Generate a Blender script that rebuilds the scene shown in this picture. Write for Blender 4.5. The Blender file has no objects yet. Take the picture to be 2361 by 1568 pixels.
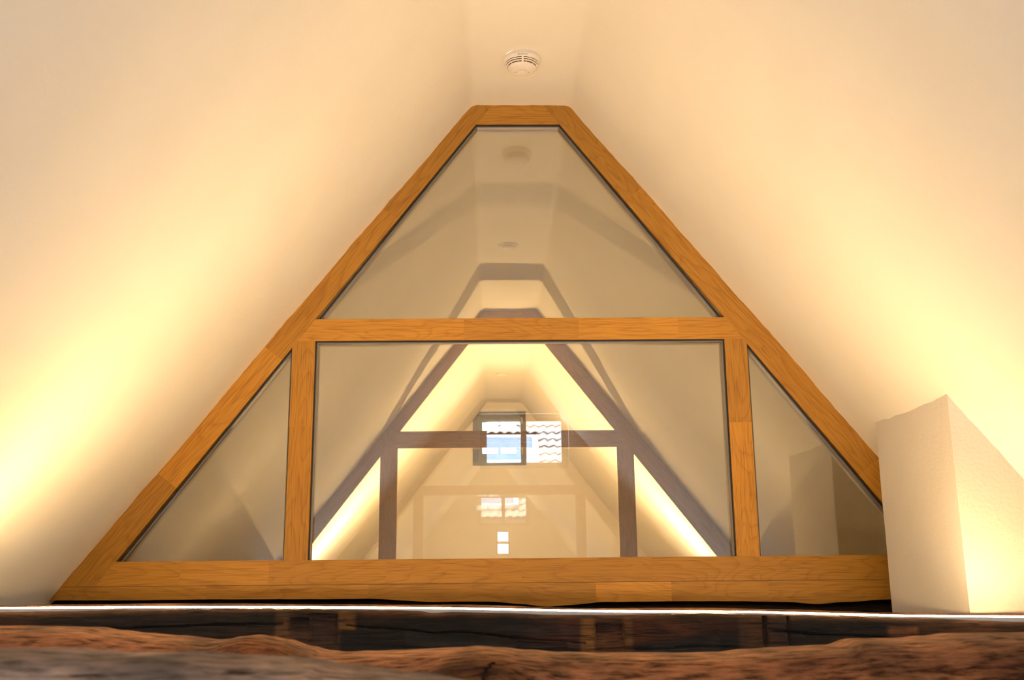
import bpy, bmesh, math, random
from mathutils import Vector, Matrix, noise

random.seed(7)
scene = bpy.context.scene
COL = scene.collection

# ------------------------------------------------------------------ camera
PITCH, YAW, ROLL = 0.22539, 0.01855, -0.00936
fw = Vector((math.sin(YAW) * math.cos(PITCH), math.cos(YAW) * math.cos(PITCH), math.sin(PITCH)))
r0 = Vector((math.cos(YAW), -math.sin(YAW), 0))
u0 = r0.cross(fw)
rt = math.cos(ROLL) * r0 + math.sin(ROLL) * u0
up = -math.sin(ROLL) * r0 + math.cos(ROLL) * u0
cam_data = bpy.data.cameras.new('camera')
cam_data.sensor_width = 36.0
cam_data.lens = 2334.98 / 2361 * 36.0
cam_data.clip_start = 0.05
cam_data.dof.use_dof = True
cam_data.dof.focus_distance = 3.3
cam_data.dof.aperture_fstop = 9.0
cam = bpy.data.objects.new('camera', cam_data)
m = Matrix((rt, up, -fw)).transposed().to_4x4()
cam.matrix_world = m
COL.objects.link(cam)
scene.camera = cam

# ------------------------------------------------------------------ world, sun, exposure
SKY = 10.0
world = bpy.data.worlds.new('sky')
scene.world = world
world.use_nodes = True
bg = world.node_tree.nodes['Background']
bg.inputs['Color'].default_value = (0.80, 0.89, 1.0, 1)
bg.inputs['Strength'].default_value = SKY
sun_data = bpy.data.lights.new('sun', 'SUN')
sun_data.energy = 10.0
sun_data.angle = 0.01
sun_data.color = (1.0, 0.97, 0.92)
sun = bpy.data.objects.new('sun', sun_data)
sun.rotation_euler = Vector((0.25, -0.62, -0.75)).to_track_quat('-Z', 'Y').to_euler()
COL.objects.link(sun)
vs = scene.view_settings
vs.view_transform = 'Standard'
vs.look = 'None'
vs.gamma = 1.0
vs.exposure = 0.13
vs.use_curve_mapping = False
scene.cycles.transparent_max_bounces = 32
scene.cycles.max_bounces = 6
scene.cycles.use_light_tree = False
scene.cycles.caustics_reflective = False
scene.cycles.caustics_refractive = False
LED_STRENGTH = 204.0
LED_FAR_STRENGTH = 880.0
LED_COLOR = (1.0, 0.66, 0.30)

# ------------------------------------------------------------------ materials
def new_mat(name):
    mt = bpy.data.materials.new(name)
    mt.use_nodes = True
    nt = mt.node_tree
    bsdf = nt.nodes.get('Principled BSDF')
    return mt, nt, bsdf

def N(nt, typ, **kw):
    n = nt.nodes.new(typ)
    for k, v in kw.items():
        setattr(n, k, v)
    return n

def setin(n, **kw):
    for k, v in kw.items():
        n.inputs[k.replace('_', ' ')].default_value = v

def L(nt, a, b):
    nt.links.new(a, b)

def ramp(nt, stops):
    r = N(nt, 'ShaderNodeValToRGB')
    e = r.color_ramp.elements
    while len(e) > 1:
        e.remove(e[-1])
    e[0].position, e[0].color = stops[0][0], (*stops[0][1], 1)
    for p, c in stops[1:]:
        x = e.new(p)
        x.color = (*c, 1)
    return r

def mixc(nt, typ='MIX', fac=0.5):
    n = N(nt, 'ShaderNodeMix', data_type='RGBA', blend_type=typ)
    n.inputs[0].default_value = fac
    return n

def simple(name, col, rough=0.5, metal=0.0, spec=0.5):
    mt, nt, b = new_mat(name)
    b.inputs['Base Color'].default_value = (*col, 1)
    b.inputs['Roughness'].default_value = rough
    b.inputs['Metallic'].default_value = metal
    b.inputs['Specular IOR Level'].default_value = spec
    n = N(nt, 'ShaderNodeTexNoise')
    setin(n, Scale=60.0, Detail=2.0)
    g = N(nt, 'ShaderNodeNewGeometry')
    L(nt, g.outputs['Position'], n.inputs['Vector'])
    mx = mixc(nt, 'MULTIPLY', 0.12)
    mx.inputs[6].default_value = (*col, 1)
    L(nt, n.outputs['Fac'], mx.inputs[7])
    L(nt, mx.outputs[2], b.inputs['Base Color'])
    return mt

def plaster(name, col, bump=0.25, scale=150.0):
    mt, nt, b = new_mat(name)
    b.inputs['Roughness'].default_value = 0.78
    b.inputs['Specular IOR Level'].default_value = 0.25
    g = N(nt, 'ShaderNodeNewGeometry')
    n1 = N(nt, 'ShaderNodeTexNoise'); setin(n1, Scale=scale, Detail=3.0, Roughness=0.6)
    n2 = N(nt, 'ShaderNodeTexNoise'); setin(n2, Scale=3.0, Detail=3.0)
    n3 = N(nt, 'ShaderNodeTexNoise'); setin(n3, Scale=14.0, Detail=4.0)
    for n in (n1, n2, n3):
        L(nt, g.outputs['Position'], n.inputs['Vector'])
    r = ramp(nt, [(0.3, tuple(c * 0.955 for c in col)), (0.7, col)])
    L(nt, n2.outputs['Fac'], r.inputs['Fac'])
    L(nt, r.outputs['Color'], b.inputs['Base Color'])
    bp = N(nt, 'ShaderNodeBump'); setin(bp, Strength=bump, Distance=0.003)
    bp2 = N(nt, 'ShaderNodeBump'); setin(bp2, Strength=0.12, Distance=0.01)
    L(nt, n1.outputs['Fac'], bp.inputs['Height'])
    L(nt, n3.outputs['Fac'], bp2.inputs['Height'])
    L(nt, bp2.outputs['Normal'], bp.inputs['Normal'])
    L(nt, bp.outputs['Normal'], b.inputs['Normal'])
    return mt

def oak(name, light, dark, vary=0.22):
    """grain runs along the local X axis of each object; every board gets its own cut"""
    mt, nt, b = new_mat(name)
    b.inputs['Roughness'].default_value = 0.42
    b.inputs['Specular IOR Level'].default_value = 0.35
    tc = N(nt, 'ShaderNodeTexCoord')
    oi = N(nt, 'ShaderNodeObjectInfo')
    sc = N(nt, 'ShaderNodeVectorMath', operation='SCALE'); 
    cmb = N(nt, 'ShaderNodeCombineXYZ')
    mul = N(nt, 'ShaderNodeMath', operation='MULTIPLY'); mul.inputs[1].default_value = 37.0
    L(nt, oi.outputs['Random'], mul.inputs[0])
    for i in range(3):
        L(nt, mul.outputs[0], cmb.inputs[i])
    add = N(nt, 'ShaderNodeVectorMath', operation='ADD')
    L(nt, tc.outputs['Object'], add.inputs[0]); L(nt, cmb.outputs[0], add.inputs[1])
    # large warped figure
    mp = N(nt, 'ShaderNodeMapping'); mp.inputs['Scale'].default_value = (1.7, 9.0, 9.0)
    L(nt, add.outputs[0], mp.inputs['Vector'])
    nz = N(nt, 'ShaderNodeTexNoise'); setin(nz, Scale=1.0, Detail=2.0, Roughness=0.45, Distortion=0.4)
    L(nt, mp.outputs[0], nz.inputs['Vector'])
    m1 = N(nt, 'ShaderNodeMath', operation='MULTIPLY'); m1.inputs[1].default_value = 17.0
    L(nt, nz.outputs['Fac'], m1.inputs[0])
    fr = N(nt, 'ShaderNodeMath', operation='FRACT')
    L(nt, m1.outputs[0], fr.inputs[0])
    rg = ramp(nt, [(0.0, dark), (0.10, tuple(a * .45 + c * .55 for a, c in zip(dark, light))), (0.38, light), (0.86, light), (1.0, dark)])
    L(nt, fr.outputs[0], rg.inputs['Fac'])
    # fine pores
    mp2 = N(nt, 'ShaderNodeMapping'); mp2.inputs['Scale'].default_value = (9.0, 330.0, 330.0)
    L(nt, add.outputs[0], mp2.inputs['Vector'])
    nf = N(nt, 'ShaderNodeTexNoise'); setin(nf, Scale=1.0, Detail=3.0, Roughness=0.6)
    L(nt, mp2.outputs[0], nf.inputs['Vector'])
    rf = ramp(nt, [(0.30, (0.66, 0.60, 0.50)), (0.52, (1, 1, 1)), (0.8, (1.08, 1.06, 1.0))])
    L(nt, nf.outputs['Fac'], rf.inputs['Fac'])
    mm = mixc(nt, 'MULTIPLY', 0.95)
    # soften figure
    sf = mixc(nt, 'MIX', 0.42); sf.inputs[6].default_value = (*light, 1)
    L(nt, rg.outputs['Color'], sf.inputs[7])
    L(nt, sf.outputs[2], mm.inputs[6]); L(nt, rf.outputs['Color'], mm.inputs[7])
    # tone of the single board
    tone = N(nt, 'ShaderNodeMapRange'); setin(tone, To_Min=1.0 - vary, To_Max=1.0 + vary * 0.5)
    L(nt, oi.outputs['Random'], tone.inputs['Value'])
    hs = N(nt, 'ShaderNodeHueSaturation')
    L(nt, mm.outputs[2], hs.inputs['Color']); L(nt, tone.outputs[0], hs.inputs['Value'])
    L(nt, hs.outputs['Color'], b.inputs['Base Color'])
    bp = N(nt, 'ShaderNodeBump'); setin(bp, Strength=0.12, Distance=0.001)
    L(nt, nf.outputs['Fac'], bp.inputs['Height']); L(nt, bp.outputs['Normal'], b.inputs['Normal'])
    return mt

def old_wood(name, rough=0.75, spec=0.3, bump=0.9, sy=70.0, sx=5.0, fine=0.7):
    """weathered beam: colour patches come from the mesh's own 'tone' attribute"""
    mt, nt, b = new_mat(name)
    b.inputs['Roughness'].default_value = rough
    b.inputs['Specular IOR Level'].default_value = spec
    tc = N(nt, 'ShaderNodeTexCoord')
    at = N(nt, 'ShaderNodeAttribute', attribute_name='tone')
    mp = N(nt, 'ShaderNodeMapping'); mp.inputs['Scale'].default_value = (sx, sy, sy)
    wn = N(nt, 'ShaderNodeTexNoise'); setin(wn, Scale=6.0, Detail=2.0)
    L(nt, tc.outputs['Object'], wn.inputs['Vector'])
    wv = N(nt, 'ShaderNodeVectorMath', operation='SCALE'); wv.inputs['Scale'].default_value = 0.016
    L(nt, wn.outputs['Color'], wv.inputs[0])
    ad = N(nt, 'ShaderNodeVectorMath', operation='ADD')
    L(nt, tc.outputs['Object'], ad.inputs[0]); L(nt, wv.outputs[0], ad.inputs[1])
    L(nt, ad.outputs[0], mp.inputs['Vector'])
    n1 = N(nt, 'ShaderNodeTexNoise'); setin(n1, Scale=1.0, Detail=6.0, Roughness=0.65)
    L(nt, mp.outputs[0], n1.inputs['Vector'])
    r1 = ramp(nt, [(0.33, (0.10, 0.08, 0.08)), (0.42, (0.55, 0.50, 0.48)), (0.50, (1.0, 0.97, 0.95)), (0.62, (1.4, 1.34, 1.28)), (0.8, (1.9, 1.65, 1.5))])
    L(nt, n1.outputs['Fac'], r1.inputs['Fac'])
    n2 = N(nt, 'ShaderNodeTexNoise'); setin(n2, Scale=9.0, Detail=4.0, Roughness=0.6)
    L(nt, tc.outputs['Object'], n2.inputs['Vector'])
    r2 = ramp(nt, [(0.38, (0.50, 0.49, 0.52)), (0.62, (1.45, 1.28, 1.10))])
    L(nt, n2.outputs['Fac'], r2.inputs['Fac'])
    a = mixc(nt, 'MULTIPLY', fine); a.clamp_result = False
    L(nt, at.outputs['Color'], a.inputs[6]); L(nt, r1.outputs['Color'], a.inputs[7])
    c = mixc(nt, 'MULTIPLY', 0.8)
    L(nt, a.outputs[2], c.inputs[6]); L(nt, r2.outputs['Color'], c.inputs[7])
    L(nt, c.outputs[2], b.inputs['Base Color'])
    bp = N(nt, 'ShaderNodeBump'); setin(bp, Strength=bump, Distance=0.004)
    L(nt, n1.outputs['Fac'], bp.inputs['Height']); L(nt, bp.outputs['Normal'], b.inputs['Normal'])
    return mt

def glass(name, f0, tint):
    mt = bpy.data.materials.new(name); mt.use_nodes = True
    nt = mt.node_tree; nt.nodes.clear()
    out = N(nt, 'ShaderNodeOutputMaterial')
    tr = N(nt, 'ShaderNodeBsdfTransparent'); tr.inputs['Color'].default_value = (*tint, 1)
    gl = N(nt, 'ShaderNodeBsdfGlossy'); gl.inputs['Roughness'].default_value = 0.0
    gl.inputs['Color'].default_value = (1, 1, 1, 1)
    lw = N(nt, 'ShaderNodeLayerWeight'); lw.inputs['Blend'].default_value = 0.5
    pw = N(nt, 'ShaderNodeMath', operation='POWER'); pw.inputs[1].default_value = 5.0
    L(nt, lw.outputs['Facing'], pw.inputs[0])
    ma = N(nt, 'ShaderNodeMath', operation='MULTIPLY_ADD')
    ma.inputs[1].default_value = 1 - f0; ma.inputs[2].default_value = f0
    L(nt, pw.outputs[0], ma.inputs[0])
    mx = N(nt, 'ShaderNodeMixShader')
    L(nt, ma.outputs[0], mx.inputs[0]); L(nt, tr.outputs[0], mx.inputs[1]); L(nt, gl.outputs[0], mx.inputs[2])
    L(nt, mx.outputs[0], out.inputs['Surface'])
    return mt

def emitter(name, col, strength):
    mt = bpy.data.materials.new(name); mt.use_nodes = True
    nt = mt.node_tree; nt.nodes.clear()
    out = N(nt, 'ShaderNodeOutputMaterial')
    em = N(nt, 'ShaderNodeEmission')
    em.inputs['Color'].default_value = (*col, 1); em.inputs['Strength'].default_value = strength
    L(nt, em.outputs[0], out.inputs['Surface'])
    return mt

M = {}
M['wall'] = plaster('white_lime_plaster', (0.92, 0.88, 0.815))
M['chimney'] = plaster('rough_white_plaster', (0.74, 0.70, 0.66), bump=0.6, scale=110.0)
M['oak'] = oak('oiled_oak', (0.56, 0.27, 0.042), (0.34, 0.13, 0.018))
M['oak_hazed'] = oak('oak_rear_daylight_haze', (0.60, 0.37, 0.20), (0.42, 0.23, 0.12), 0.1)  # lightened oak: reflected daylight haze and extra light mixed into the colour
M['beam'] = old_wood('dark_weathered_oak', rough=0.5, spec=0.30, bump=1.0, sx=9.0, sy=190.0, fine=1.0)
M['beam_red'] = old_wood('reddish_weathered_oak', rough=0.8, spec=0.2, bump=1.0, sx=22.0, sy=150.0, fine=1.0)
M['glass'] = glass('glazing', 0.135, (0.97, 0.965, 0.93))
M['glass_plain'] = glass('window_glass', 0.04, (0.97, 0.98, 0.98))
M['spacer'] = simple('spacer_aluminium', (0.30, 0.28, 0.28), 0.45, 0.6)
M['gasket'] = simple('black_gasket', (0.02, 0.017, 0.015), 0.6)
M['profile'] = simple('white_aluminium_profile', (0.72, 0.72, 0.76), 0.35)
M['led'] = emitter('warm_led_diffuser', LED_COLOR, LED_STRENGTH)
M['led_far'] = emitter('warm_led_diffuser_far', LED_COLOR, LED_FAR_STRENGTH)
M['plastic'] = simple('white_plastic', (0.92, 0.86, 0.81), 0.40)
M['slot'] = simple('dark_slot', (0.07, 0.035, 0.02), 0.7)
M['print'] = simple('grey_print', (0.06, 0.05, 0.05), 0.5)
M['window_dark'] = simple('dark_olive_paint', (0.075, 0.062, 0.040), 0.4)
M['brass'] = simple('hinge_metal', (0.6, 0.55, 0.45), 0.3, 0.8)
M['window_white'] = simple('cream_window_paint', (0.62, 0.56, 0.48), 0.45)
M['window_brown'] = simple('brown_window_paint', (0.20, 0.13, 0.07), 0.5)
M['loft'] = simple('dark_boards', (0.10, 0.085, 0.06), 0.9)  # bare dark wood of the loft chamber
M['floor'] = oak('floor_boards', (0.30, 0.19, 0.09), (0.2, 0.11, 0.05))
M['tile'] = simple('weathered_roof_tile', (0.46, 0.44, 0.42), 0.6)
M['roofdeck'] = simple('dark_roof_deck', (0.05, 0.05, 0.05), 0.9)
M['render'] = simple('house_render', (0.55, 0.53, 0.5), 0.9)
M['skylight'] = simple('skylight_sky_reflection', (0.17, 0.27, 0.47), 0.3)  # sky mirrored in the roof window glass, painted as plain blue
M['white'] = simple('white_flashing', (0.85, 0.86, 0.88), 0.4)

# ------------------------------------------------------------------ helpers
def tag(o, label=None, cat=None, group=None, kind=None):
    if label: o['label'] = label
    if cat: o['category'] = cat
    if group: o['group'] = group
    if kind: o['kind'] = kind
    return o

def empty(name, loc=(0, 0, 0)):
    o = bpy.data.objects.new(name, None)
    o.location = loc; o.empty_display_size = 0.1
    COL.objects.link(o)
    return o

def link_mesh(name, me, mat, parent=None, smooth=False):
    me.materials.append(mat)
    if smooth:
        for p in me.polygons: p.use_smooth = True
    o = bpy.data.objects.new(name, me)
    COL.objects.link(o)
    if parent is not None:
        o.parent = parent
    return o

def from_bm(name, bm, mat, parent=None, smooth=False):
    bmesh.ops.recalc_face_normals(bm, faces=bm.faces)
    me = bpy.data.meshes.new(name)
    bm.to_mesh(me); bm.free()
    return link_mesh(name, me, mat, parent, smooth)

def bm_box(bm, x0, x1, y0, y1, z0, z1):
    v = [bm.verts.new(p) for p in ((x0, y0, z0), (x1, y0, z0), (x1, y1, z0), (x0, y1, z0),
                                   (x0, y0, z1), (x1, y0, z1), (x1, y1, z1), (x0, y1, z1))]
    for f in ((0, 3, 2, 1), (4, 5, 6, 7), (0, 1, 5, 4), (1, 2, 6, 5), (2, 3, 7, 6), (3, 0, 4, 7)):
        bm.faces.new([v[i] for i in f])

def bm_prism(bm, poly, y0, y1):
    a = [bm.verts.new((x, y0, z)) for x, z in poly]
    b = [bm.verts.new((x, y1, z)) for x, z in poly]
    bm.faces.new(a); bm.faces.new(b[::-1])
    n = len(poly)
    for i in range(n):
        bm.faces.new((a[i], b[i], b[(i + 1) % n], a[(i + 1) % n]))

def bevel(bm, w, seg=1):
    bmesh.ops.recalc_face_normals(bm, faces=bm.faces)
    bmesh.ops.bevel(bm, geom=list(bm.edges), offset=w, segments=seg, affect='EDGES', profile=0.5, clamp_overlap=True)

def box_obj(name, x0, x1, y0, y1, z0, z1, mat, parent=None, bv=0.0):
    bm = bmesh.new(); bm_box(bm, x0, x1, y0, y1, z0, z1)
    if bv: bevel(bm, bv)
    return from_bm(name, bm, mat, parent)

def lathe(name, prof, mat, parent=None, seg=64, smooth=True):
    """profile of (radius, z) turned about the local z axis"""
    bm = bmesh.new(); rings = []
    for r, z in prof:
        if r < 1e-6:
            rings.append([bm.verts.new((0, 0, z))])
        else:
            rings.append([bm.verts.new((r * math.cos(2 * math.pi * i / seg), r * math.sin(2 * math.pi * i / seg), z)) for i in range(seg)])
    for A, B in zip(rings, rings[1:]):
        for i in range(seg):
            j = (i + 1) % seg
            if len(A) == 1 and len(B) == 1: continue
            if len(A) == 1: bm.faces.new((A[0], B[i], B[j]))
            elif len(B) == 1: bm.faces.new((A[i], B[0], A[j]))
            else: bm.faces.new((A[i], B[i], B[j], A[j]))
    o = from_bm(name, bm, mat, parent, smooth)
    return o

def wall_cells(name, x0, x1, z0, z1, holes, y0, y1, mat):
    xs = sorted({x0, x1, *[h[0] for h in holes], *[h[1] for h in holes]})
    zs = sorted({z0, z1, *[h[2] for h in holes], *[h[3] for h in holes]})
    bm = bmesh.new()
    for a, b in zip(xs, xs[1:]):
        for c, d in zip(zs, zs[1:]):
            mx, mz = (a + b) / 2, (c + d) / 2
            if any(h[0] < mx < h[1] and h[2] < mz < h[3] for h in holes): continue
            bm_box(bm, a, b, y0, y1, c, d)
    bmesh.ops.remove_doubles(bm, verts=bm.verts, dist=1e-5)
    return tag(from_bm(name, bm, mat), kind='structure')

# ------------------------------------------------------------------ the attic shell
CX, HALF, TOP, RUN = 0.0995, 0.171, 1.607, 0.789        # ridge centre, half width of flat, its height, run per rise
Y_REAR, Y_GABLE, FLOOR = -1.55, 9.75, -1.60
KNEE = -0.75
def slope_x(z, side): return CX + side * (HALF + (TOP - z) * RUN)

def wav(x, y, z, k):
    p = Vector((x * 2.2, y * 2.2 + k * 17, z * 2.2))
    return 0.006 * noise.noise(p) + 0.0028 * noise.noise(p * 4.1) + 0.0017 * noise.noise(p * 11.0) + 0.0016 * noise.noise(p * 23.0)

def shell_mesh(name, prof, inward, k, ny=190):
    """prof: list of (x, z) points, inward: list of unit normals (x, z)"""
    ys = []
    y = Y_REAR - 0.05
    while y < Y_GABLE + 0.1:
        ys.append(y)
        y += 0.022 if (3.18 < y < 3.42) else (0.05 if y < 4.5 else 0.09)
    verts, faces = [], []
    for yy in ys:
        for (x, z), (nx, nz) in zip(prof, inward):
            d = wav(x, yy, z, k)
            verts.append((x + nx * d, yy, z + nz * d))
    n = len(prof)
    for i in range(len(ys) - 1):
        for j in range(n - 1):
            a = i * n + j
            faces.append((a, a + 1, a + n + 1, a + n))
    me = bpy.data.meshes.new(name)
    me.from_pydata(verts, [], faces)
    o = link_mesh(name, me, M['wall'], smooth=True)
    return tag(o, kind='structure')

SN = Vector((1.0, RUN)).normalized()      # (z-rise 1, run RUN): inward normal of the left slope is (cos, -sin)
n_in = Vector((1.0, -RUN)).normalized()   # x, z
S_FIL = 0.020                              # length of the eased corner between slope and flat
zf = TOP - S_FIL * 1.0 / math.hypot(1, RUN)
def slope_profile(side):
    pts, nor = [], []
    steps = 110
    for i in range(steps + 1):
        z = zf + (KNEE - zf) * i / steps
        pts.append((slope_x(z, side), z)); nor.append((-side * n_in.x, n_in.y))
    for i in range(1, 9):
        z = KNEE + (FLOOR - 0.02 - KNEE) * i / 8
        pts.append((slope_x(KNEE, side), z)); nor.append((-side, 0))
    return pts, nor
pl, nl = slope_profile(-1)
shell_mesh('wall_left', pl, nl, 0)
pr, nr = slope_profile(1)
shell_mesh('wall_right', pr[::-1], nr[::-1], 0)
# flat ceiling with eased edges
def ceil_profile():
    left, nleft = [], []
    P0 = Vector((slope_x(zf, -1), zf)); P1 = Vector((CX - HALF, TOP)); P2 = Vector((CX - HALF + S_FIL, TOP))
    for i in range(7):
        t = i / 6
        p = P0 * (1 - t) ** 2 + P1 * 2 * t * (1 - t) + P2 * t * t
        nn = Vector((n_in.x, n_in.y)).lerp(Vector((0, -1)), t).normalized()
        left.append((p.x, p.y)); nleft.append((nn.x, nn.y))
    mid = [(CX + (HALF - S_FIL) * (-1 + 2 * i / 8), TOP) for i in range(1, 8)]
    right = [(2 * CX - x, z) for x, z in left[::-1]]
    nright = [(-a, b) for a, b in nleft[::-1]]
    return left + mid + right, nleft + [(0, -1)] * 7 + nright
pc, nc = ceil_profile()
shell_mesh('ceiling', pc, nc, 0)
fl = box_obj('floor', slope_x(KNEE, -1) - .05, slope_x(KNEE, 1) + .05, Y_REAR - .1, Y_GABLE + .1, FLOOR - .1, FLOOR, M['floor'])
tag(fl, kind='structure')

# gable at the far end and the end wall behind the viewer
W1 = (-0.207, 0.305, 1.000, 1.520)
wall_cells('wall_back', -2.2, 2.4, FLOOR, 1.9, [W1], Y_GABLE, Y_GABLE + 0.16, M['wall'])
RW = (-0.061 - .055, 0.5525 + .055, 0.872 - .055, 1.214 + .055)      # two-light window
SW = (0.012, 0.121, 0.136, 0.329)                                    # slit window
LW = (-0.95, 1.15, -1.42, -0.42)                                     # low wide window out of view, added for daylight fill
wall_cells('wall_front', -2.2, 2.4, FLOOR, 1.9, [RW, SW, LW], Y_REAR - 0.16, Y_REAR, M['wall'])

def window(name, hole, y_in, y_out, panes, mat, frame_w, kindlabel):
    """frame in the hole, panes given as (x0,x1,z0,z1)"""
    root = empty(name, ((hole[0] + hole[1]) / 2, (y_in + y_out) / 2, hole[2]))
    tag(root, kind='structure')
    inv = Matrix.Translation(-root.location)
    ya, yb = min(y_in, y_out), max(y_in, y_out)
    xs = sorted({hole[0], hole[1], *[p[0] for p in panes], *[p[1] for p in panes]})
    zs = sorted({hole[2], hole[3], *[p[2] for p in panes], *[p[3] for p in panes]})
    bm = bmesh.new()
    for a, b in zip(xs, xs[1:]):
        for c, d in zip(zs, zs[1:]):
            mx, mz = (a + b) / 2, (c + d) / 2
            if any(p[0] < mx < p[1] and p[2] < mz < p[3] for p in panes): continue
            bm_box(bm, a, b, ya, yb, c, d)
    bmesh.ops.transform(bm, matrix=inv, verts=bm.verts)
    from_bm('window_frame', bm, mat, root)
    ym = (ya + yb) / 2
    for p in panes:
        bm = bmesh.new(); bm_box(bm, p[0], p[1], ym - .002, ym + .002, p[2], p[3])
        bmesh.ops.transform(bm, matrix=inv, verts=bm.verts)
        from_bm('pane', bm, M['glass_plain'], root)
    return root

window('window_2', RW, Y_REAR - .08, Y_REAR - .13, [(-0.061, 0.2186, 0.872, 1.214), (0.2649, 0.5525, 0.872, 1.214)], M['window_white'], .05, '')
window('window_3', SW, Y_REAR - .08, Y_REAR - .12, [(0.024, 0.109, 0.147, 0.222), (0.024, 0.109, 0.243, 0.318)], M['window_white'], .02, '')
window('daylight_fill_window', LW, Y_REAR - .08, Y_REAR - .13, [(-0.90, -0.23, -1.37, -0.47), (-0.17, 0.37, -1.37, -0.47), (0.43, 1.10, -1.37, -0.47)], M['window_white'], .05, '')

# dark window in the gable with an unlit loft behind it
wx0, wx1, wz0, wz1 = W1
root = empty('window_1', ((wx0 + wx1) / 2, Y_GABLE, wz0)); tag(root, kind='structure')
def sub(name, x0, x1, y0, y1, z0, z1, mat, parent, bv=0.0):
    o = box_obj(name, x0, x1, y0, y1, z0, z1, mat, None, bv)
    o.parent = parent
    o.matrix_parent_inverse = Matrix.Translation(-Vector(parent.location))
    return o
def ring(name, x0, x1, z0, z1, w, y0, y1, mat, parent):
    bm = bmesh.new()
    bm_box(bm, x0, x1, y0, y1, z0, z0 + w); bm_box(bm, x0, x1, y0, y1, z1 - w, z1)
    bm_box(bm, x0, x0 + w, y0, y1, z0 + w, z1 - w); bm_box(bm, x1 - w, x1, y0, y1, z0 + w, z1 - w)
    o = from_bm(name, bm, mat, None)
    o.parent = parent
    o.matrix_parent_inverse = Matrix.Translation(-Vector(parent.location))
    return o
ring('window_frame', wx0, wx1, wz0, wz1, 0.035, Y_GABLE - .012, Y_GABLE + .15, M['window_dark'], root)
ring('sash', wx0 + .036, wx1 - .036, wz0 + .036, wz1 - .036, 0.03, Y_GABLE + .03, Y_GABLE + .08, M['window_dark'], root)
sub('pane', wx0 + .066, wx1 - .066, Y_GABLE + .053, Y_GABLE + .057, wz0 + .066, wz1 - .066, M['glass_plain'], root)
for z in (1.105, 1.40):
    sub('hinge', wx1 - .040, wx1 - .030, Y_GABLE - .02, Y_GABLE - .011, z, z + .065, M['brass'], root, .001)
# loft chamber behind the gable
YL = 11.6
P2 = [(-0.1363, 0.043, 1.560, 1.692), (0.0788, 0.2526, 1.560, 1.692), (-0.1363, 0.043, 1.329, 1.421), (0.0788, 0.2526, 1.329, 1.421)]
H2 = (-0.19, 0.306, 1.28, 1.745)
loft = empty('wall_loft', (0, Y_GABLE + .2, 0.7)); tag(loft, kind='structure')
def loft_panel(name, *b):
    sub(name, *b, M['loft'], loft)
loft_panel('loft_side', -1.05, -1.0, Y_GABLE + .16, YL + .1, .7, 2.1)
loft_panel('loft_side', 1.2, 1.25, Y_GABLE + .16, YL + .1, .7, 2.1)
loft_panel('loft_floor', -1.05, 1.25, Y_GABLE + .16, YL + .1, .65, .7)
loft_panel('loft_roof', -1.05, 1.25, Y_GABLE + .0, YL + .1, 2.1, 2.15)
w = wall_cells('wall_loft_end', -1.05, 1.25, .65, 2.15, [H2], YL, YL + .1, M['loft'])
window('window_5', H2, YL + .02, YL + .07, P2, M['window_dark'], .03, '')

# partitions below the two glazed screens
GF1, GF2, GDX2 = 3.30, 6.184, -0.0094
tag(box_obj('wall_middle', -2.0, 2.2, GF1 + .03, GF1 + .15, FLOOR, -0.30, M['wall']), kind='structure')
tag(box_obj('wall_far', -2.0, 2.2, GF2 + .03, GF2 + .15, FLOOR, -0.09, M['wall']), kind='structure')

# ------------------------------------------------------------------ glazed oak screens
def il(z): return -0.0589 - (1.5344 - z) * 0.7654      # inner edge of the left rafter
def ir(z): return 0.2340 + (1.5372 - z) * 0.7730       # inner edge of the right rafter
T0, T1, R0, R1, A1, ATOP = 0.7573, 0.8322, 0.0434, -0.0325, 1.5358, 1.640
XL0, XL1, XR0, XR1 = -0.6699, -0.5940, 0.7741, 0.8489
OUT = 0.022                                             # how far the timbers run into the plaster
def ol(z): return slope_x(z, -1) - OUT
def orr(z): return slope_x(z, 1) + OUT
zl = 1.5344 - (-0.0589 - XL0) / 0.7654
zr = 1.5372 - (XR1 - 0.2340) / 0.7730
MEMBERS = {
    'left_rafter': ([(ol(ATOP - .02), ATOP - .02), (il(ATOP - .02), ATOP - .02), (il(R1), R1), (ol(R1), R1)], (il(0) - il(1), -1.0)),
    'right_rafter': ([(ir(ATOP - .02), ATOP - .02), (orr(ATOP - .02), ATOP - .02), (orr(R1), R1), (ir(R1), R1)], (ir(0) - ir(1), -1.0)),
    'head_rail': ([(il(A1), A1), (ir(A1), A1), (ir(ATOP - .02), ATOP - .02), (il(ATOP - .02), ATOP - .02)], (1.0, 0.0)),
    'transom': ([(il(T0), T0), (ir(T0), T0), (ir(T1), T1), (il(T1), T1)], (1.0, 0.0)),
    'left_post': ([(XL0, R0), (XL1, R0), (XL1, T0), (il(T0), T0), (XL0, zl)], (0.0, -1.0)),
    'right_post': ([(XR0, R0), (XR1, R0), (XR1, zr), (ir(T0), T0), (XR0, T0)], (0.0, -1.0)),
    'sill_rail': ([(il(R1), R1), (ir(R1), R1), (ir(R0), R0), (il(R0), R0)], (1.0, 0.0)),
}
JOINTS = {   # distances (x for rails, z for posts and rafters) where one stave ends and the next begins
    'left_rafter': [1.21, 0.72, 0.30], 'right_rafter': [1.28, 0.70, 0.33], 'head_rail': [],
    'transom': [-0.10, 0.285, 0.62], 'left_post': [0.47], 'right_post': [0.475],
    'sill_rail': [-0.995, -0.715, -0.345, 0.085, 0.50, 0.845],
}
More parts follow.
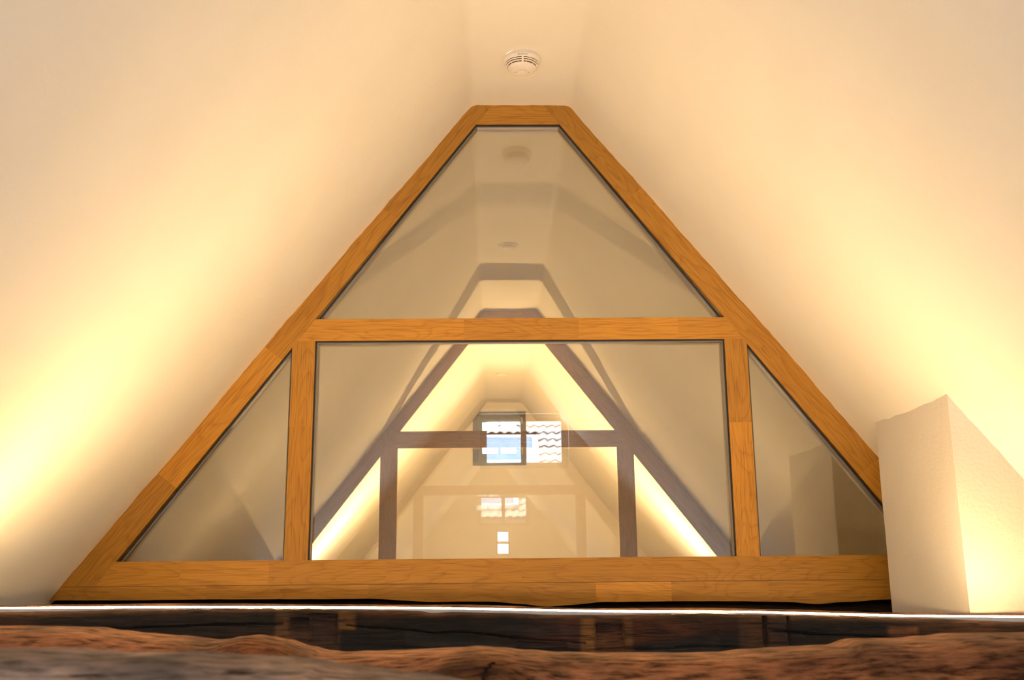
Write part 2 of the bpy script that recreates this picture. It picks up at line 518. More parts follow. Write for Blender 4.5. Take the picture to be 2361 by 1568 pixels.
BOARD_BOTTOM = [(-1.46, -.0736), (-1.40, -.0736), (-1.1, -.0752), (-.874, -.0747), (-.62, -.0765), (-.4, -.0775), (-.193, -.089), (-.02, -.0895), (.09, -.0985),
                (.162, -.1072), (.22, -.1035), (.354, -.0944), (.55, -.0945), (.767, -.0957), (.93, -.1005), (1.02, -.1075), (1.113, -.1017), (1.252, -.095), (1.5, -.098)]
BOARD_JOINTS = [-1.21, -0.91, -0.40, 0.32, 0.56, 0.87]

def interp(tab, x):
    if x <= tab[0][0]: return tab[0][1]
    for (a, b), (c, d) in zip(tab, tab[1:]):
        if x <= c:
            t = (x - a) / (c - a)
            t = t * t * (3 - 2 * t)
            return b + (d - b) * t
    return tab[-1][1]

def clip(poly, n, c):
    """keep the part of a convex polygon where n.p <= c"""
    out = []
    for i in range(len(poly)):
        p, q = poly[i], poly[(i + 1) % len(poly)]
        dp, dq = n[0] * p[0] + n[1] * p[1] - c, n[0] * q[0] + n[1] * q[1] - c
        if dp <= 0: out.append(p)
        if (dp < 0 < dq) or (dq < 0 < dp):
            t = dp / (dp - dq)
            out.append((p[0] + (q[0] - p[0]) * t, p[1] + (q[1] - p[1]) * t))
    return out

def shrink(poly, d):
    cx = sum(p[0] for p in poly) / len(poly); cz = sum(p[1] for p in poly) / len(poly)
    n = len(poly); area = sum(poly[i][0] * poly[(i + 1) % n][1] - poly[(i + 1) % n][0] * poly[i][1] for i in range(n))
    sgn = 1 if area > 0 else -1
    cur = list(poly)
    for i in range(n):
        p, q = poly[i], poly[(i + 1) % n]
        ex, ez = q[0] - p[0], q[1] - p[1]; l = math.hypot(ex, ez)
        nx, nz = sgn * ez / l, -sgn * ex / l         # outward
        cur = clip(cur, (nx, nz), nx * p[0] + nz * p[1] - d)
    return cur

def board(name, poly, axis, y0, y1, mat, parent, bv=0.0009):
    """a timber whose local x axis runs along its grain"""
    ang = math.atan2(axis[1], axis[0])
    cx = sum(p[0] for p in poly) / len(poly); cz = sum(p[1] for p in poly) / len(poly)
    ca, sa = math.cos(-ang), math.sin(-ang)
    loc = [((x - cx) * ca - (z - cz) * sa, (x - cx) * sa + (z - cz) * ca) for x, z in poly]
    bm = bmesh.new(); bm_prism(bm, loc, y0, y1)
    if bv: bevel(bm, bv)
    o = from_bm(name, bm, mat, None)
    o.parent = parent
    pl = Vector((0, 0, 0))
    if parent is not None:
        q = parent
        # parents are placed without rotation of their own unless they are boards
        o.matrix_parent_inverse = parent_world(parent).inverted()
    o.matrix_basis = Matrix.Translation((cx, 0, cz)) @ Matrix.Rotation(-ang, 4, 'Y')
    return o

def parent_world(o):
    if o.parent is None: return o.matrix_basis.copy()
    return parent_world(o.parent) @ o.matrix_parent_inverse @ o.matrix_basis

def panes_of():
    return [
        [(il(T1), T1), (ir(T1), T1), (ir(A1), A1), (il(A1), A1)],
        [(XL1, R0), (XR0, R0), (XR0, T0), (XL1, T0)],
        [(il(R0), R0), (XL0, R0), (XL0, zl)],
        [(XR1, R0), (ir(R0), R0), (XR1, zr)],
    ]

def rim(name, poly, w, y0, y1, mat, parent):
    """a thin frame following the inside of a convex polygon"""
    inner = shrink(poly, w)
    n = len(poly)
    if len(inner) != n: return None
    # match corners by nearest
    inn = [min(inner, key=lambda q: (q[0] - p[0]) ** 2 + (q[1] - p[1]) ** 2) for p in poly]
    bm = bmesh.new()
    for i in range(n):
        j = (i + 1) % n
        bm_prism(bm, [poly[i], poly[j], inn[j], inn[i]], y0, y1)
    o = from_bm(name, bm, mat, None)
    o.parent = parent
    o.matrix_parent_inverse = parent_world(parent).inverted()
    return o

def screen(y, dx, label, staves, tilt=(0, 0)):
    root = empty('glazed_partition', (CX + dx, y, R1 - 0.07))
    tag(root, label, 'glass partition')
    off = Matrix.Translation((dx, y, 0))
    D = 0.066
    mat = M['oak'] if staves else M['oak_hazed']
    def place(o):   # boards were laid out in wall coordinates: move them to this screen
        return o
    def shift(poly): return [(p[0] + dx, p[1]) for p in poly]
    for nm, (poly, axis) in MEMBERS.items():
        P = shift(poly)
        js = JOINTS[nm]
        if not staves:
            board(nm, P, axis, y, y + D, mat, root)
            continue
        core = board(nm, shrink(P, 0.003), axis, y + .003, y + D - .003, mat, root, 0)
        horizontal = abs(axis[1]) < 1e-6
        l = math.hypot(*axis); ax = (axis[0] / l, axis[1] / l)
        if horizontal:
            cuts = sorted(x + dx for x in js)
            ds = cuts
            nrm = (1.0, 0.0)
        else:
            # cut square to the timber at the given height on its centre line
            cxm = lambda z: (sum(p[0] for p in P) / len(P)) + (z - sum(p[1] for p in P) / len(P)) * ax[0] / ax[1]
            nrm = ax
            ds = sorted(ax[0] * cxm(z) + ax[1] * z for z in js)
        lo = None
        for hi in ds + [None]:
            q = P
            if lo is not None: q = clip(q, (-nrm[0], -nrm[1]), -lo)
            if hi is not None: q = clip(q, nrm, hi)
            if len(q) >= 3: board('oak_stave', q, axis, y, y + D, mat, core, 0.0003)
            lo = hi
    # scribed board under the sill
    xa, xb = slope_x(R1, -1) - OUT + dx, slope_x(R1, 1) + OUT + dx
    xs = [xa] + [j + dx for j in BOARD_JOINTS] + [xb]
    def scribed(name, a, b, parent, y0, y1, up, dn, mat):
        n = max(4, int((b - a) / 0.02))
        top = [(a + (b - a) * i / n, R1 - .0012 - up) for i in range(n + 1)]
        bot = [(x, interp(BOARD_BOTTOM, x - dx) + dn + 0.0012 * noise.noise(Vector((x * 14, 3.1, 0)))) for x, _ in top]
        # slanted ends follow the roof slope
        if a == xa: bot[0] = (slope_x(bot[0][1], -1) - OUT + dx, bot[0][1])
        if b == xb: bot[-1] = (slope_x(bot[-1][1], 1) + OUT + dx, bot[-1][1])
        cx, cz = (a + b) / 2, R1 - .03
        bm = bmesh.new()
        T = [[bm.verts.new((x - cx, yy, z - cz)) for x, z in top] for yy in (y0, y1)]
        B = [[bm.verts.new((x - cx, yy, z - cz)) for x, z in bot] for yy in (y0, y1)]
        for i in range(n):
            bm.faces.new((B[0][i], B[0][i + 1], T[0][i + 1], T[0][i]))
            bm.faces.new((B[1][i + 1], B[1][i], T[1][i], T[1][i + 1]))
            bm.faces.new((T[0][i], T[0][i + 1], T[1][i + 1], T[1][i]))
            bm.faces.new((B[0][i + 1], B[0][i], B[1][i], B[1][i + 1]))
        bm.faces.new((B[0][0], T[0][0], T[1][0], B[1][0])); bm.faces.new((T[0][n], B[0][n], B[1][n], T[1][n]))
        o = from_bm(name, bm, mat, None)
        o.parent = parent
        o.matrix_parent_inverse = parent_world(parent).inverted()
        o.matrix_basis = Matrix.Translation((cx, 0, cz))
        return o
    if staves:
        core = scribed('scribed_board', xa, xb, root, y + .004, y + D - .003, .003, .004, mat)
        for a, b in zip(xs, xs[1:]):
            scribed('oak_stave', a, b, core, y + .001, y + D, 0, 0, mat)
    else:
        scribed('scribed_board', xa, xb, root, y + .001, y + D, 0, 0, mat)
    # glazing units with their spacer bars and gaskets
    for poly in panes_of():
        P = shift(poly)
        yp = y + 0.012
        bm = bmesh.new()
        q = [(p[0], p[1]) for p in P]
        bm_prism(bm, q, yp + .022, yp + .026)
        cz = sum(p[1] for p in q) / len(q); cxx = sum(p[0] for p in q) / len(q)
        if tilt != (0, 0):
            for v in bm.verts:
                v.co.y += (v.co.z - cz) * tilt[0] + (v.co.x - cxx) * tilt[1]
        pane = from_bm('glass_pane', bm, M['glass'], None)
        pane.parent = root
        pane.matrix_parent_inverse = parent_world(root).inverted()
        if staves:
            zb = min(p[1] for p in P)
            PS = [(p[0], p[1] - (.012 if p[1] < zb + 1e-4 else 0)) for p in P]
            rim('spacer_bar', shrink(PS, .0012), 0.0060, yp + .001, yp + .021, M['spacer'], pane)
            rim('gasket', shrink(PS, -.0005), 0.0035, y + .006, yp + .0005, M['gasket'], pane)
        else:
            rim('glazing_bead', shrink(P, -.013), 0.0145, y - .003, y + .006, M['oak_hazed'], root)
            rim('gasket', shrink(P, .0005), 0.0045, y + .006, yp + .012, M['spacer'], pane)
    return root

screen(GF1, 0.0, 'oiled oak A-shaped glazed partition lit orange just behind the light strip', True)
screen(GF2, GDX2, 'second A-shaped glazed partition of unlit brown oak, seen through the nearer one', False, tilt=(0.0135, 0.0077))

# ------------------------------------------------------------------ old beams
def beam(name, x0, x1, y0, depth, top, height, mat, tone, label, nx=260, na=44, corner=0.02, rough=0.004, shape=None, sq=5.0):
    """squared old timber along x; top(x) gives the crest line; tone(x, u, z) the colour of the wood"""
    verts, cols, faces = [], [], []
    # walk round the square, densely up the front and over the top, then round it to a superellipse
    def run(a, b, n): return [a + (b - a) * i / n for i in range(n)]
    q = max(4, na // 10)
    per = [(-1.0, v) for v in run(-1, -.2, q) + run(-.2, 1, int(na * .45))] + [(u, 1.0) for u in run(-1, 1, int(na * .4))]
    per += [(1.0, v) for v in run(1, -1, q)] + [(u, -1.0) for u in run(1, -1, q)]
    na = len(per)
    base = []
    for c, s in per[::-1]:
        r = (abs(c) ** sq + abs(s) ** sq) ** (-1 / sq)
        base.append((r * c, r * s))
    xc, zc = (x0 + x1) / 2, top((x0 + x1) / 2) - height / 2
    yc = y0 + depth / 2
    for i in range(nx + 1):
        x = x0 + (x1 - x0) * i / nx
        zt = top(x)
        for (c, s) in base:
            y = yc + c * depth / 2
            z = zt - height / 2 + s * height / 2
            p = Vector((x * 3.0, y * 14, z * 14))
            d = rough * (noise.noise(p) + 0.6 * noise.noise(Vector((x * 9, y * 60, z * 60))) + 0.35 * noise.noise(Vector((x * 40, y * 90, z * 110))))
            dy, dz = c * d, min(0.0, s * d) if s > 0.6 else s * d
            if shape:
                e = shape(x, z, zt, c, s)
                dy += e[0]; dz += e[1]
            verts.append((x - xc, y + dy - yc, z + dz - zc))
            cols.append(tone(x, z - zt, c, s))
    for i in range(nx):
        for j in range(na):
            k = (j + 1) % na
            faces.append((i * na + j, i * na + k, (i + 1) * na + k, (i + 1) * na + j))
    faces.append(tuple(range(na))[::-1]); faces.append(tuple(nx * na + j for j in range(na)))
    me = bpy.data.meshes.new(name)
    me.from_pydata(verts, [], faces)
    ca = me.color_attributes.new('tone', 'FLOAT_COLOR', 'POINT')
    for i, c in enumerate(cols):
        ca.data[i].color = (*c, 1)
    o = link_mesh(name, me, mat, smooth=True)
    o.location = (xc, yc, zc)
    return tag(o, label, 'beam')

def lerp3(a, b, t): return tuple(p + (q - p) * t for p, q in zip(a, b))
def sstep(a, b, x):
    t = max(0.0, min(1.0, (x - a) / (b - a))); return t * t * (3 - 2 * t)

LEDZ = [(-1.4, -.0700), (-1.149, -.0725), (-.648, -.0737), (-.245, -.0812), (.364, -.0940), (1.245, -.1155), (1.6, -.122)]
def led_z(x): return interp(LEDZ, x)
LED_TOP = [(-1.45, -.075), (-1.106, -.074), (-1.0, -.074), (-.769, -.071), (-.624, -.071), (-.44, -.073), (-.236, -.078), (-.177, -.081), (-.138, -.086), (-.099, -.084), (.008, -.087),
           (.145, -.093), (.253, -.094), (.351, -.093), (.449, -.092), (.646, -.097), (.793, -.101), (.941, -.108), (1.198, -.118), (1.55, -.124)]
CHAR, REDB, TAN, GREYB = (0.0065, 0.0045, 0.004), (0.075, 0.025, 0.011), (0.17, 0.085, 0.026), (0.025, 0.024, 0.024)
def led_tone(x, h, c, s):
    x /= 1.03
    n = noise.noise(Vector((x * 2.3, h * 16, 5.0)))
    col = lerp3(CHAR, REDB, sstep(-0.05, 0.45, n) * .9)
    if x < -0.55: col = lerp3(col, (0.014, 0.009, 0.008), .75)
    if x > 0.85: col = lerp3(col, (0.15, 0.062, 0.026), .45 * sstep(.85, 1.1, x))
    g = noise.noise(Vector((x * 3.1, h * 30, 11.0)))
    if -.2 < x < .2 or .35 < x < .5: col = lerp3(col, GREYB, .6 * sstep(-.2, .3, g))
    if s > 0.55 and h > -0.014: col = lerp3(col, (0.13, 0.062, 0.032), sstep(-0.014, -0.002, h) * .9)   # worn arris
    def band(a, b, h0, h1, cc, k):
        nonlocal col
        e = sstep(a - .006, a + .004, x) * (1 - sstep(b - .004, b + .006, x)) * sstep(h0 - .004, h0 + .004, h) * (1 - sstep(h1 - .004, h1 + .004, h))
        col = lerp3(col, cc, e * k)
    if c < -0.3:
        # tooled patches left by old mortises
        band(0.192, 0.222, -0.085, -0.006, TAN, .85); band(0.222, 0.286, -0.085, -0.04, (0.11, 0.05, 0.022), .8)
        band(0.222, 0.286, -0.04, -0.006, (0.05, 0.026, 0.016), .8); band(0.286, 0.304, -0.085, -0.006, (0.12, 0.06, 0.022), .8)
        band(-0.487, -0.458, -0.1, -0.004, (0.085, 0.048, 0.022), .8); band(-0.458, -0.345, -0.1, -0.004, (0.055, 0.028, 0.017), .8)
        band(-0.348, -0.312, -0.045, -0.002, TAN, .85)
        band(0.545, 0.60, -0.1, -0.004, (0.075, 0.036, 0.018), .7); band(0.60, 0.66, -0.1, -0.004, (0.05, 0.026, 0.018), .7)
        band(0.88, 0.945, -0.06, -0.02, (0.19, 0.075, 0.03), .7)
    return col
def led_shape(x, z, zt, c, s):
    h = z - zt; dy = dz = 0.0
    xw = x; x /= 1.03
    if c < -0.5:
        def rec(a, b, h0, h1, d):
            return d if (a < x < b and h0 < h < h1) else 0.0
        dy += rec(0.226, 0.283, -0.085, -0.020, 0.012) + rec(-0.454, -0.418, -0.05, -0.02, 0.012) + rec(-0.41, -0.35, -0.075, -0.012, 0.008)
        dy += rec(0.60, 0.606, -0.1, -0.004, 0.010) + rec(0.655, 0.660, -0.1, -0.004, 0.010) + rec(0.05, 0.16, -0.085, -0.062, 0.006)
        # drying cracks along the face
        for (xa, xb, h0, sl) in ((-1.0, -0.47, -0.045, .02), (-0.33, 0.2, -0.035, -.05), (-0.2, 0.55, -0.082, .01), (0.62, 0.95, -0.038, -.03)):
            if xa < x < xb and abs(h - (h0 + sl * (x - xa) + .004 * noise.noise(Vector((x * 9, h0 * 50, 0))))) < 0.0016: dy += 0.010
    if s > 0.8:
        if -0.86 < c < -0.58: dz -= 0.024                       # rebate the light strip lies in
        elif c > 0.35:                                          # back lip standing just above the strip
            dz += (led_z(xw) + 0.0058 + 0.0022 * noise.noise(Vector((x * 6, 1.7, 0)))) - z
    return dy, dz
beam('tie_beam', -1.62, 1.75, 2.41, 0.18, lambda x: interp(LED_TOP, x / 1.025) * 1.025 - 0.0010, 0.24, M['beam'], led_tone,
     'dark charred old tie beam carrying the glowing light strip', nx=700, na=120, rough=0.0030, shape=led_shape, sq=14.0)

SILLB = lambda x: interp(BOARD_BOTTOM, x) + 0.004 + 0.004 * noise.noise(Vector((x * 5, 0, 2)))
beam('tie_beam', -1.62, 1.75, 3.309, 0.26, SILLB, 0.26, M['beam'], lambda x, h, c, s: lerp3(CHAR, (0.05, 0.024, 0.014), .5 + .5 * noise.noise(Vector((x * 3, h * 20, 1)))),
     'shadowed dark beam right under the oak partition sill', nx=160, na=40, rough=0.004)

RED_TOP = [(-1.5, -.07), (-.9, -.066), (-.677, -.068), (-.64, -.069), (-.571, -.071), (-.535, -.076), (-.5, -.08), (-.452, -.084), (-.393, -.09), (-.381, -.089), (-.364, -.086), (-.34, -.084), (-.322, -.086), (-.298, -.09),
           (-.262, -.1), (-.238, -.106), (-.215, -.108), (-.173, -.107), (-.144, -.106), (-.084, -.104), (-.049, -.103), (-.025, -.102), (.005, -.104), (.046, -.108), (.094, -.112), (.154, -.114), (.213, -.114),
           (.273, -.115), (.321, -.114), (.363, -.111), (.423, -.108), (.484, -.106), (.515, -.098), (.575, -.098), (.624, -.095), (.654, -.092), (.734, -.092), (1.0, -.09), (1.7, -.095)]
KX, KH = -0.025, -0.034
def red_tone(x, h, c, s):
    n = noise.noise(Vector((x * 3.0, h * 22, 2.0)))
    col = lerp3((0.26, 0.118, 0.066), (0.46, 0.205, 0.098), .5 + .5 * n)
    o = noise.noise(Vector((x * 5.0, h * 30, 9.0)))
    if x < -0.2: col = lerp3(col, (0.68, 0.22, 0.062), sstep(.05, .5, o) * .8)
    if x > 0.2: col = lerp3(col, (0.13, 0.05, 0.034), .5 * sstep(0, .4, -o))
    col = lerp3(col, (0.48, 0.29, 0.155), sstep(-.012, -.001, h) * .55)          # pale worn crest
    d = math.hypot((x - KX) / 0.075, (h - KH) / 0.026)
    if d < 1.5:
        w = .5 + .5 * math.sin(9 * d + 3 * noise.noise(Vector((x * 30, h * 60, 0))))
        col = lerp3(col, lerp3((0.035, 0.017, 0.010), (0.15, 0.07, 0.028), w * .7), (1 - sstep(.75, 1.25, d)) * .9)
        if h < KH + .020: col = lerp3(col, (0.010, 0.006, 0.005), 1 - sstep(.001, .0042, abs((x - KX - 0.010) - 30.0 * (h - KH) ** 2)))
    e = math.hypot((x + .325) / 0.06, (h + .012) / 0.012)
    if e < 1.4: col = lerp3(col, (0.34, 0.12, 0.045), (1 - sstep(.6, 1.3, e)) * .7)
    return col
def red_shape(x, z, zt, c, s):
    h = z - zt; dy = 0
    if c < -0.2:
        d = math.hypot((x - KX) / 0.085, (h - KH) / 0.032)
        dy -= 0.020 * (1 - sstep(0.3, 1.3, d))
        e = math.hypot((x + .325) / 0.06, (h + .014) / 0.016)
        dy -= 0.010 * (1 - sstep(0.2, 1.2, e))
        if h < KH + .020: dy += 0.008 * (1 - sstep(.001, .0042, abs((x - KX - 0.010) - 30.0 * (h - KH) ** 2)))
    return dy, 0
beam('tie_beam', -1.6, 1.8, 1.40, 0.20, lambda x: interp(RED_TOP, x), 0.20, M['beam_red'], red_tone,
     'reddish brown crooked old beam with a dark knot, in front of the charred beam', nx=760, na=110, rough=0.0018, shape=red_shape, sq=3.2)

NEAR_TOP = [(-1.6, -.055), (-.6, -.058), (-.395, -.061), (-.374, -.061), (-.347, -.063), (-.326, -.065), (-.292, -.065), (-.257, -.065), (-.222, -.068), (-.188, -.069), (-.153, -.072), (-.136, -.076), (-.101, -.08), (-.084, -.083), (0.1, -.115), (.4, -.14), (1.8, -.15)]
def near_tone(x, h, c, s):
    n = noise.noise(Vector((x * 7.0, h * 40, 4.0)))
    col = lerp3((0.09, 0.076, 0.074), (0.50, 0.37, 0.29), .5 + .7 * n)
    o = noise.noise(Vector((x * 9.0, h * 60, 1.0)))
    return lerp3(col, (0.34, 0.10, 0.04), sstep(.0, .45, o) * .8 * (1 - sstep(-.02, -.004, h)))
beam('tie_beam', -1.6, 1.8, 0.82, 0.18, lambda x: interp(NEAR_TOP, x), 0.18, M['beam_red'], near_tone,
     'greyish blurred old beam nearest the camera at the bottom left', nx=300, na=60, rough=0.004, sq=3.6)

# third room's beam with its own strip
beam('tie_beam', -1.62, 1.75, 7.0, 0.26, lambda x: -0.085 + .004 * noise.noise(Vector((x * 2, 0, 0))), 0.24, M['beam'], lambda x, h, c, s: lerp3(CHAR, REDB, .4),
     'old beam hidden behind the second partition, carrying the farther light strip', nx=80, na=40)

# ------------------------------------------------------------------ light strips
def light_strip(y, zfun, x0, x1, label, led):
    root = empty('led_light_strip', ((x0 + x1) / 2, y, zfun((x0 + x1) / 2)))
    tag(root, label, 'light strip')
    W, Hh = 0.0075, 0.018
    n = 7
    def loft_along(name, sec, mat, smooth, closed=True):
        bm = bmesh.new(); rows = []
        for i in range(n + 1):
            x = x0 + (x1 - x0) * i / n
            z = zfun(x)
            rows.append([bm.verts.new((x - root.location.x, a, z + b - root.location.z)) for a, b in sec])
        k = len(sec)
        for A, B in zip(rows, rows[1:]):
            for j in range(k if closed else k - 1):
                l = (j + 1) % k
                bm.faces.new((A[j], A[l], B[l], B[j]))
        if closed:
            bm.faces.new(rows[0][::-1]); bm.faces.new(rows[-1])
        return from_bm(name, bm, mat, root, smooth)
    loft_along('aluminium_profile', [(-W, -Hh), (W, -Hh), (W, .0010), (W - .0008, .0010), (W - .0008, -.0015), (-W + .0008, -.0015), (-W + .0008, .0010), (-W, .0010)], M['profile'], False)
    dome = [(-.0066 + .0132 * t, 0.0) for t in (0, 1)]
    arc = [(.0066 * math.cos(a), 0.0052 * math.sin(a) - .0010) for a in [math.pi * i / 4 for i in range(5)]]
    loft_along('diffuser', arc, led, True)
    for xx in (x0, x1):
        bm = bmesh.new(); bm_box(bm, xx - .002 - root.location.x, xx + .002 - root.location.x, -W - .001, W + .001, zfun(xx) - Hh - root.location.z, zfun(xx) + .005 - root.location.z)
        from_bm('end_cap', bm, M['profile'], root)
    return root
light_strip(2.434, lambda x: interp(LEDZ, x), -1.17, 1.31, 'warm white glowing light strip lying along the charred beam', M['led'])
light_strip(7.13, lambda x: -0.080, -1.15, 1.34, 'warm light strip on the far beam beyond the second partition', M['led_far'])

# ------------------------------------------------------------------ plastered chimney breast on the right
bm = bmesh.new()
cxf, cy0, cy1 = 1.188, 2.603, 3.115
zt = TOP - (cxf - CX - HALF) / RUN
bm_prism(bm, [(cxf, FLOOR), (slope_x(KNEE, 1) + .008, FLOOR), (slope_x(KNEE, 1) + .008, KNEE), (cxf, zt + .010)], cy0, cy1)
bmesh.ops.subdivide_edges(bm, edges=[e for e in bm.edges], cuts=24, use_grid_fill=True)
for v in bm.verts:
    d = 0.0022 * noise.noise(v.co * 7) + 0.001 * noise.noise(v.co * 31)
    if v.co.x < cxf + .001: v.co.x += d
    if v.co.y < cy0 + .001: v.co.y += d * 1.3
ch = from_bm('chimney_breast', bm, M['chimney'])
tag(ch, 'rough white plastered chimney breast rising into the right roof slope', 'chimney')

# ------------------------------------------------------------------ smoke detector and ceiling sensors
def text_mesh(body, size):
    cu = bpy.data.curves.new('lettering', 'FONT'); cu.body = body; cu.size = size; cu.align_x = 'CENTER'; cu.extrude = 0.0002; cu.space_character = 1.1
    o = bpy.data.objects.new('lettering', cu); COL.objects.link(o)
    bpy.context.view_layer.update()
    me = bpy.data.meshes.new_from_object(o.evaluated_get(bpy.context.evaluated_depsgraph_get()))
    bpy.data.objects.remove(o); bpy.data.curves.remove(cu)
    return me

def smoke_detector(loc, rz, label):
    root = empty('smoke_detector', loc); root.rotation_euler = (0, 0, rz)
    tag(root, label, 'smoke detector')
    lathe('base_plate', [(0, 0.004), (.0575, 0.004), (.0575, -.003), (.0560, -.0045), (0, -.0045)], M['plastic'], root)
    body = lathe('housing', [(0, -.0042), (.0585, -.0042), (.0600, -.0060), (.0600, -.0085), (.0570, -.0175), (.0555, -.0185), (.0440, -.0185), (0, -.0185)], M['plastic'], root)
    lathe('sensor_chamber', [(0, -.0180), (.0532, -.0180), (.0505, -.0250), (.0445, -.0322), (0, -.0322)], M['slot'], root)  # collar close behind the gaps, slot shade put into its dark colour
    for ro, zo in ((.0545, -.0208), (.0512, -.0262)):
        lathe('louvre_ring', [(ro - .012, zo), (ro - .0008, zo), (ro, zo - .0009), (ro - .0016, zo - .0028), (ro - .0032, zo - .0032), (ro - .012, zo - .0032), (ro - .012, zo)], M['plastic'], root)
    lathe('cap', [(0, -.0318), (.0452, -.0318), (.0464, -.0327), (.0450, -.0350), (.0390, -.0400), (.0290, -.0445), (.0170, -.0468), (.0160, -.0458), (0, -.0458)], M['plastic'], root)
    lathe('test_button', [(0, -.0456), (.0142, -.0456), (.0142, -.0476), (.0132, -.0481), (0, -.0482)], M['plastic'], root)
    for a in (-90, 30, 150):       # ribs tying the louvres together
        bm = bmesh.new()
        v = []
        for (r, z) in ((.0566, -.0180), (.0464, -.0345), (.0390, -.0345), (.0390, -.0180)):
            v.append([bm.verts.new((r, s * .0030, z)) for s in (-1, 1)])
        for p, q in zip(v, v[1:] + v[:1]):
            bm.faces.new((p[0], p[1], q[1], q[0]))
        bm.faces.new([p[0] for p in v]); bm.faces.new([p[1] for p in v][::-1])
        bmesh.ops.rotate(bm, verts=bm.verts, cent=(0, 0, 0), matrix=Matrix.Rotation(math.radians(a), 3, 'Z'))
        from_bm('rib', bm, M['plastic'], root)
    for a in range(15, 360, 30):   # fine bars in the slots
        bm = bmesh.new(); bm_box(bm, .040, .0500, -.0006, .0006, -.0325, -.0182)
        bmesh.ops.rotate(bm, verts=bm.verts, cent=(0, 0, 0), matrix=Matrix.Rotation(math.radians(a), 3, 'Z'))
        from_bm('slot_bar', bm, M['plastic'], root)
    # lettering on the rim, on the side that faces the room
    tilt = math.atan2(.0600 - .0570, .0175 - .0085)
    me = text_mesh('BOSCH', 0.0066)
    for v in me.vertices:          # wrap round the rim
        x, yv, zv = v.co
        x += 0.0045
        a = x / .059 - math.pi / 2
        zz = -.0152 + yv
        rr = .0600 - max(0.0, -.0085 - zz) * math.tan(tilt) - .0001 + zv
        v.co = (rr * math.cos(a), rr * math.sin(a), zz)
    lt = link_mesh('lettering', me, M['print'], body)
    bm = bmesh.new()               # round maker's mark: ring with an H-shaped core
    seg = 28
    rings = [[bm.verts.new((r * math.cos(2 * math.pi * i / seg), r * math.sin(2 * math.pi * i / seg), .0003)) for i in range(seg)] for r in (.0025, .0031)]
    for i in range(seg):
        bm.faces.new((rings[0][i], rings[0][(i + 1) % seg], rings[1][(i + 1) % seg], rings[1][i]))
    bm_box(bm, -.0013, -.0007, -.0017, .0017, .0002, .0004); bm_box(bm, .0007, .0013, -.0017, .0017, .0002, .0004); bm_box(bm, -.0007, .0007, -.0003, .0003, .0002, .0004)
    for v in bm.verts:
        x, yv, zv = v.co
        x -= 0.0125
        zz = -.0128 + yv; a = x / .059 - math.pi / 2
        rr = .0600 - max(0.0, -.0085 - zz) * math.tan(tilt) - .0001 + zv
        v.co = (rr * math.cos(a), rr * math.sin(a), zz)
    from_bm('maker_mark', bm, M['print'], body)
    for sx in (-1, 1):             # small indicator dots beside the button
        bm = bmesh.new()
        bm_box(bm, sx * .0215 - .0012, sx * .0215 + .0012, -.0012, .0012, -.0470, -.0452)
        from_bm('indicator', bm, M['slot'], root)
    return root
smoke_detector((0.0948, 2.962, TOP - .004), 0.02, 'round white smoke detector with slotted rings on the ceiling before the glazed partition')

def ceiling_sensor(loc, label):
    root = empty('ceiling_sensor', loc); tag(root, label, 'ceiling sensor', 'round flat ceiling sensors')
    lathe('rim', [(0, .004), (.0480, .004), (.0490, -.002), (.0470, -.006), (.0400, -.0078), (.0385, -.0070), (0, -.0070)], M['plastic'], root, 48)
    lathe('cover', [(0, -.0065), (.0385, -.0065), (.0375, -.0105), (.0300, -.0165), (.0150, -.0195), (0, -.0200)], M['plastic'], root, 48)
    return root
ceiling_sensor((0.0784, 4.866, TOP - .003), 'flat round white sensor on the ceiling between the two partitions')
ceiling_sensor((0.0697, 8.282, TOP - .003), 'flat round white sensor on the bright ceiling beyond the second partition')
ceiling_sensor((0.1235, 1.06, TOP - .003), 'round white ceiling sensor seen only as a faint reflection in the glass')

# ------------------------------------------------------------------ neighbouring house seen in the reflections
house = empty('neighbouring_house', (0.8, -18.0, FLOOR)); tag(house, 'neighbouring house with a wavy tiled roof and roof window, mirrored in the glass', 'house')
PITCHR = math.radians(40)
Rm = Matrix.Translation((0.75, -18.0, 3.14)) @ Matrix.Rotation(math.pi, 4, 'Z') @ Matrix.Rotation(PITCHR, 4, 'X')
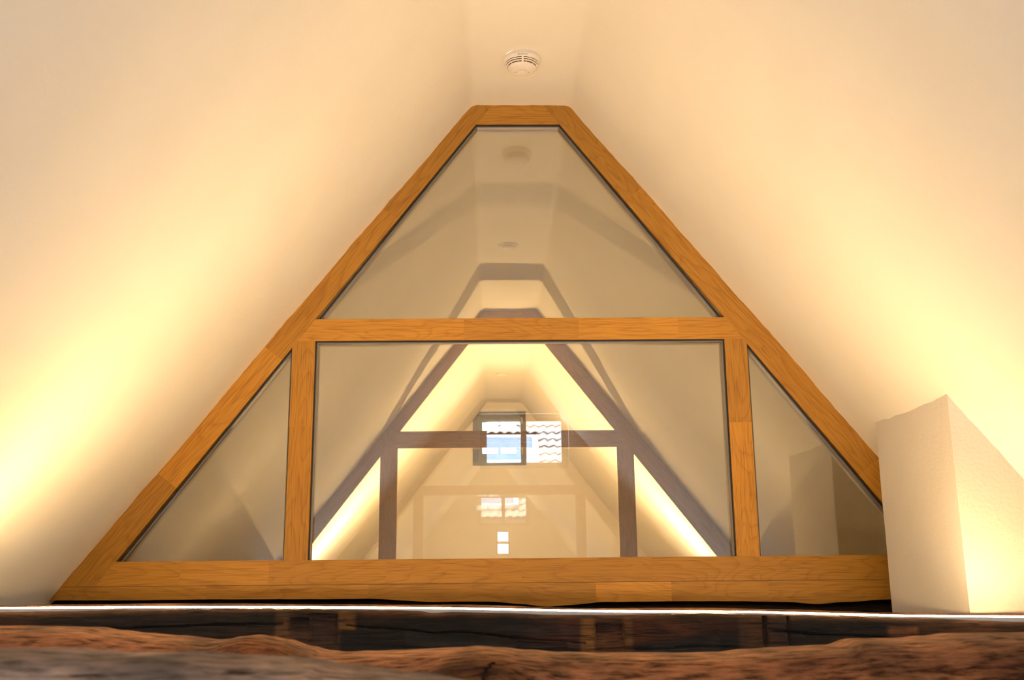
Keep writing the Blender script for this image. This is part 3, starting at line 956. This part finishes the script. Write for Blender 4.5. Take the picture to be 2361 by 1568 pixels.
# roof-local: x to the side, y up the slope, z out of the roof
def house_part(name, bm, mat, parent=house, world=True):
    o = from_bm(name, bm, mat, None)
    o.parent = parent; o.matrix_parent_inverse = parent_world(parent).inverted()
    o.matrix_basis = Rm if world else Matrix.Identity(4)
    return o
bm = bmesh.new(); bm_box(bm, -2.7, 2.7, -2.0, 2.6, -.12, -.05)
house_part('roof_deck', bm, M['roofdeck'])
bm = bmesh.new(); bm_box(bm, -1.8, 3.2, -24.0, -17.2, FLOOR - 2, 1.9)
house_part('wall', bm, M['render'], world=False)
def tile_mesh():
    wd, ln, th = 0.235, 0.36, 0.014
    pr = []
    for i in range(11):
        t = i / 10
        z = 0.032 * math.sin(2 * math.pi * (t - .05)) + (0.010 if t > .5 else 0)
        pr.append((-wd / 2 + wd * t, z))
    bm = bmesh.new()
    rows = []
    for y, lift in ((0, .02), (ln, -.02)):
        rows.append([[bm.verts.new((x, y, z + lift + k * th)) for x, z in pr] for k in (0, 1)])
    for i in range(10):
        for k in (0, 1):
            bm.faces.new((rows[0][k][i], rows[0][k][i + 1], rows[1][k][i + 1], rows[1][k][i]))
        for r in (0, 1):
            bm.faces.new((rows[r][0][i], rows[r][0][i + 1], rows[r][1][i + 1], rows[r][1][i]))
    for i in (0, 10):
        bm.faces.new((rows[0][0][i], rows[1][0][i], rows[1][1][i], rows[0][1][i]))
    bmesh.ops.recalc_face_normals(bm, faces=bm.faces)
    me = bpy.data.meshes.new('roof_tile'); bm.to_mesh(me); bm.free()
    me.materials.append(M['tile'])
    for p in me.polygons: p.use_smooth = True
    return me
tm = tile_mesh()
hinv = parent_world(house).inverted()
# roof window occupies local x -0.31..0.99 (mirrored), up to y 0.09
SKX0, SKX1, SKY0, SKY1 = -0.31, 1.00, -1.05, 0.10
for iy in range(-5, 7):
    for ix in range(-9, 10):
        x, y = ix * 0.212, iy * 0.31
        if SKX0 - .06 < x < SKX1 + .1 and SKY0 - .3 < y < SKY1 - .02: continue
        o = bpy.data.objects.new('roof_tile', tm); COL.objects.link(o)
        o.parent = house; o.matrix_parent_inverse = hinv
        o.matrix_basis = Rm @ Matrix.Translation((x + random.uniform(-.008, .008), y, random.uniform(0, .008))) @ Matrix.Rotation(random.uniform(-.02, .02), 4, 'Z')
bm = bmesh.new()
for b in ((SKX0, SKX1, SKY1 - .05, SKY1), (SKX0, SKX1, SKY0, SKY0 + .05), (SKX0, SKX0 + .14, SKY0, SKY1), (SKX1 - .05, SKX1, SKY0, SKY1)):
    bm_box(bm, b[0], b[1], b[2], b[3], -.05, .10)
skf = house_part('roof_window_frame', bm, M['white'])
bm = bmesh.new(); bm_box(bm, SKX0 + .14, SKX1 - .05, SKY0 + .05, SKY1 - .05, .03, .05)
o = from_bm('roof_window_pane', bm, M['skylight'], None)
o.parent = skf; o.matrix_parent_inverse = parent_world(skf).inverted(); o.matrix_basis = Rm
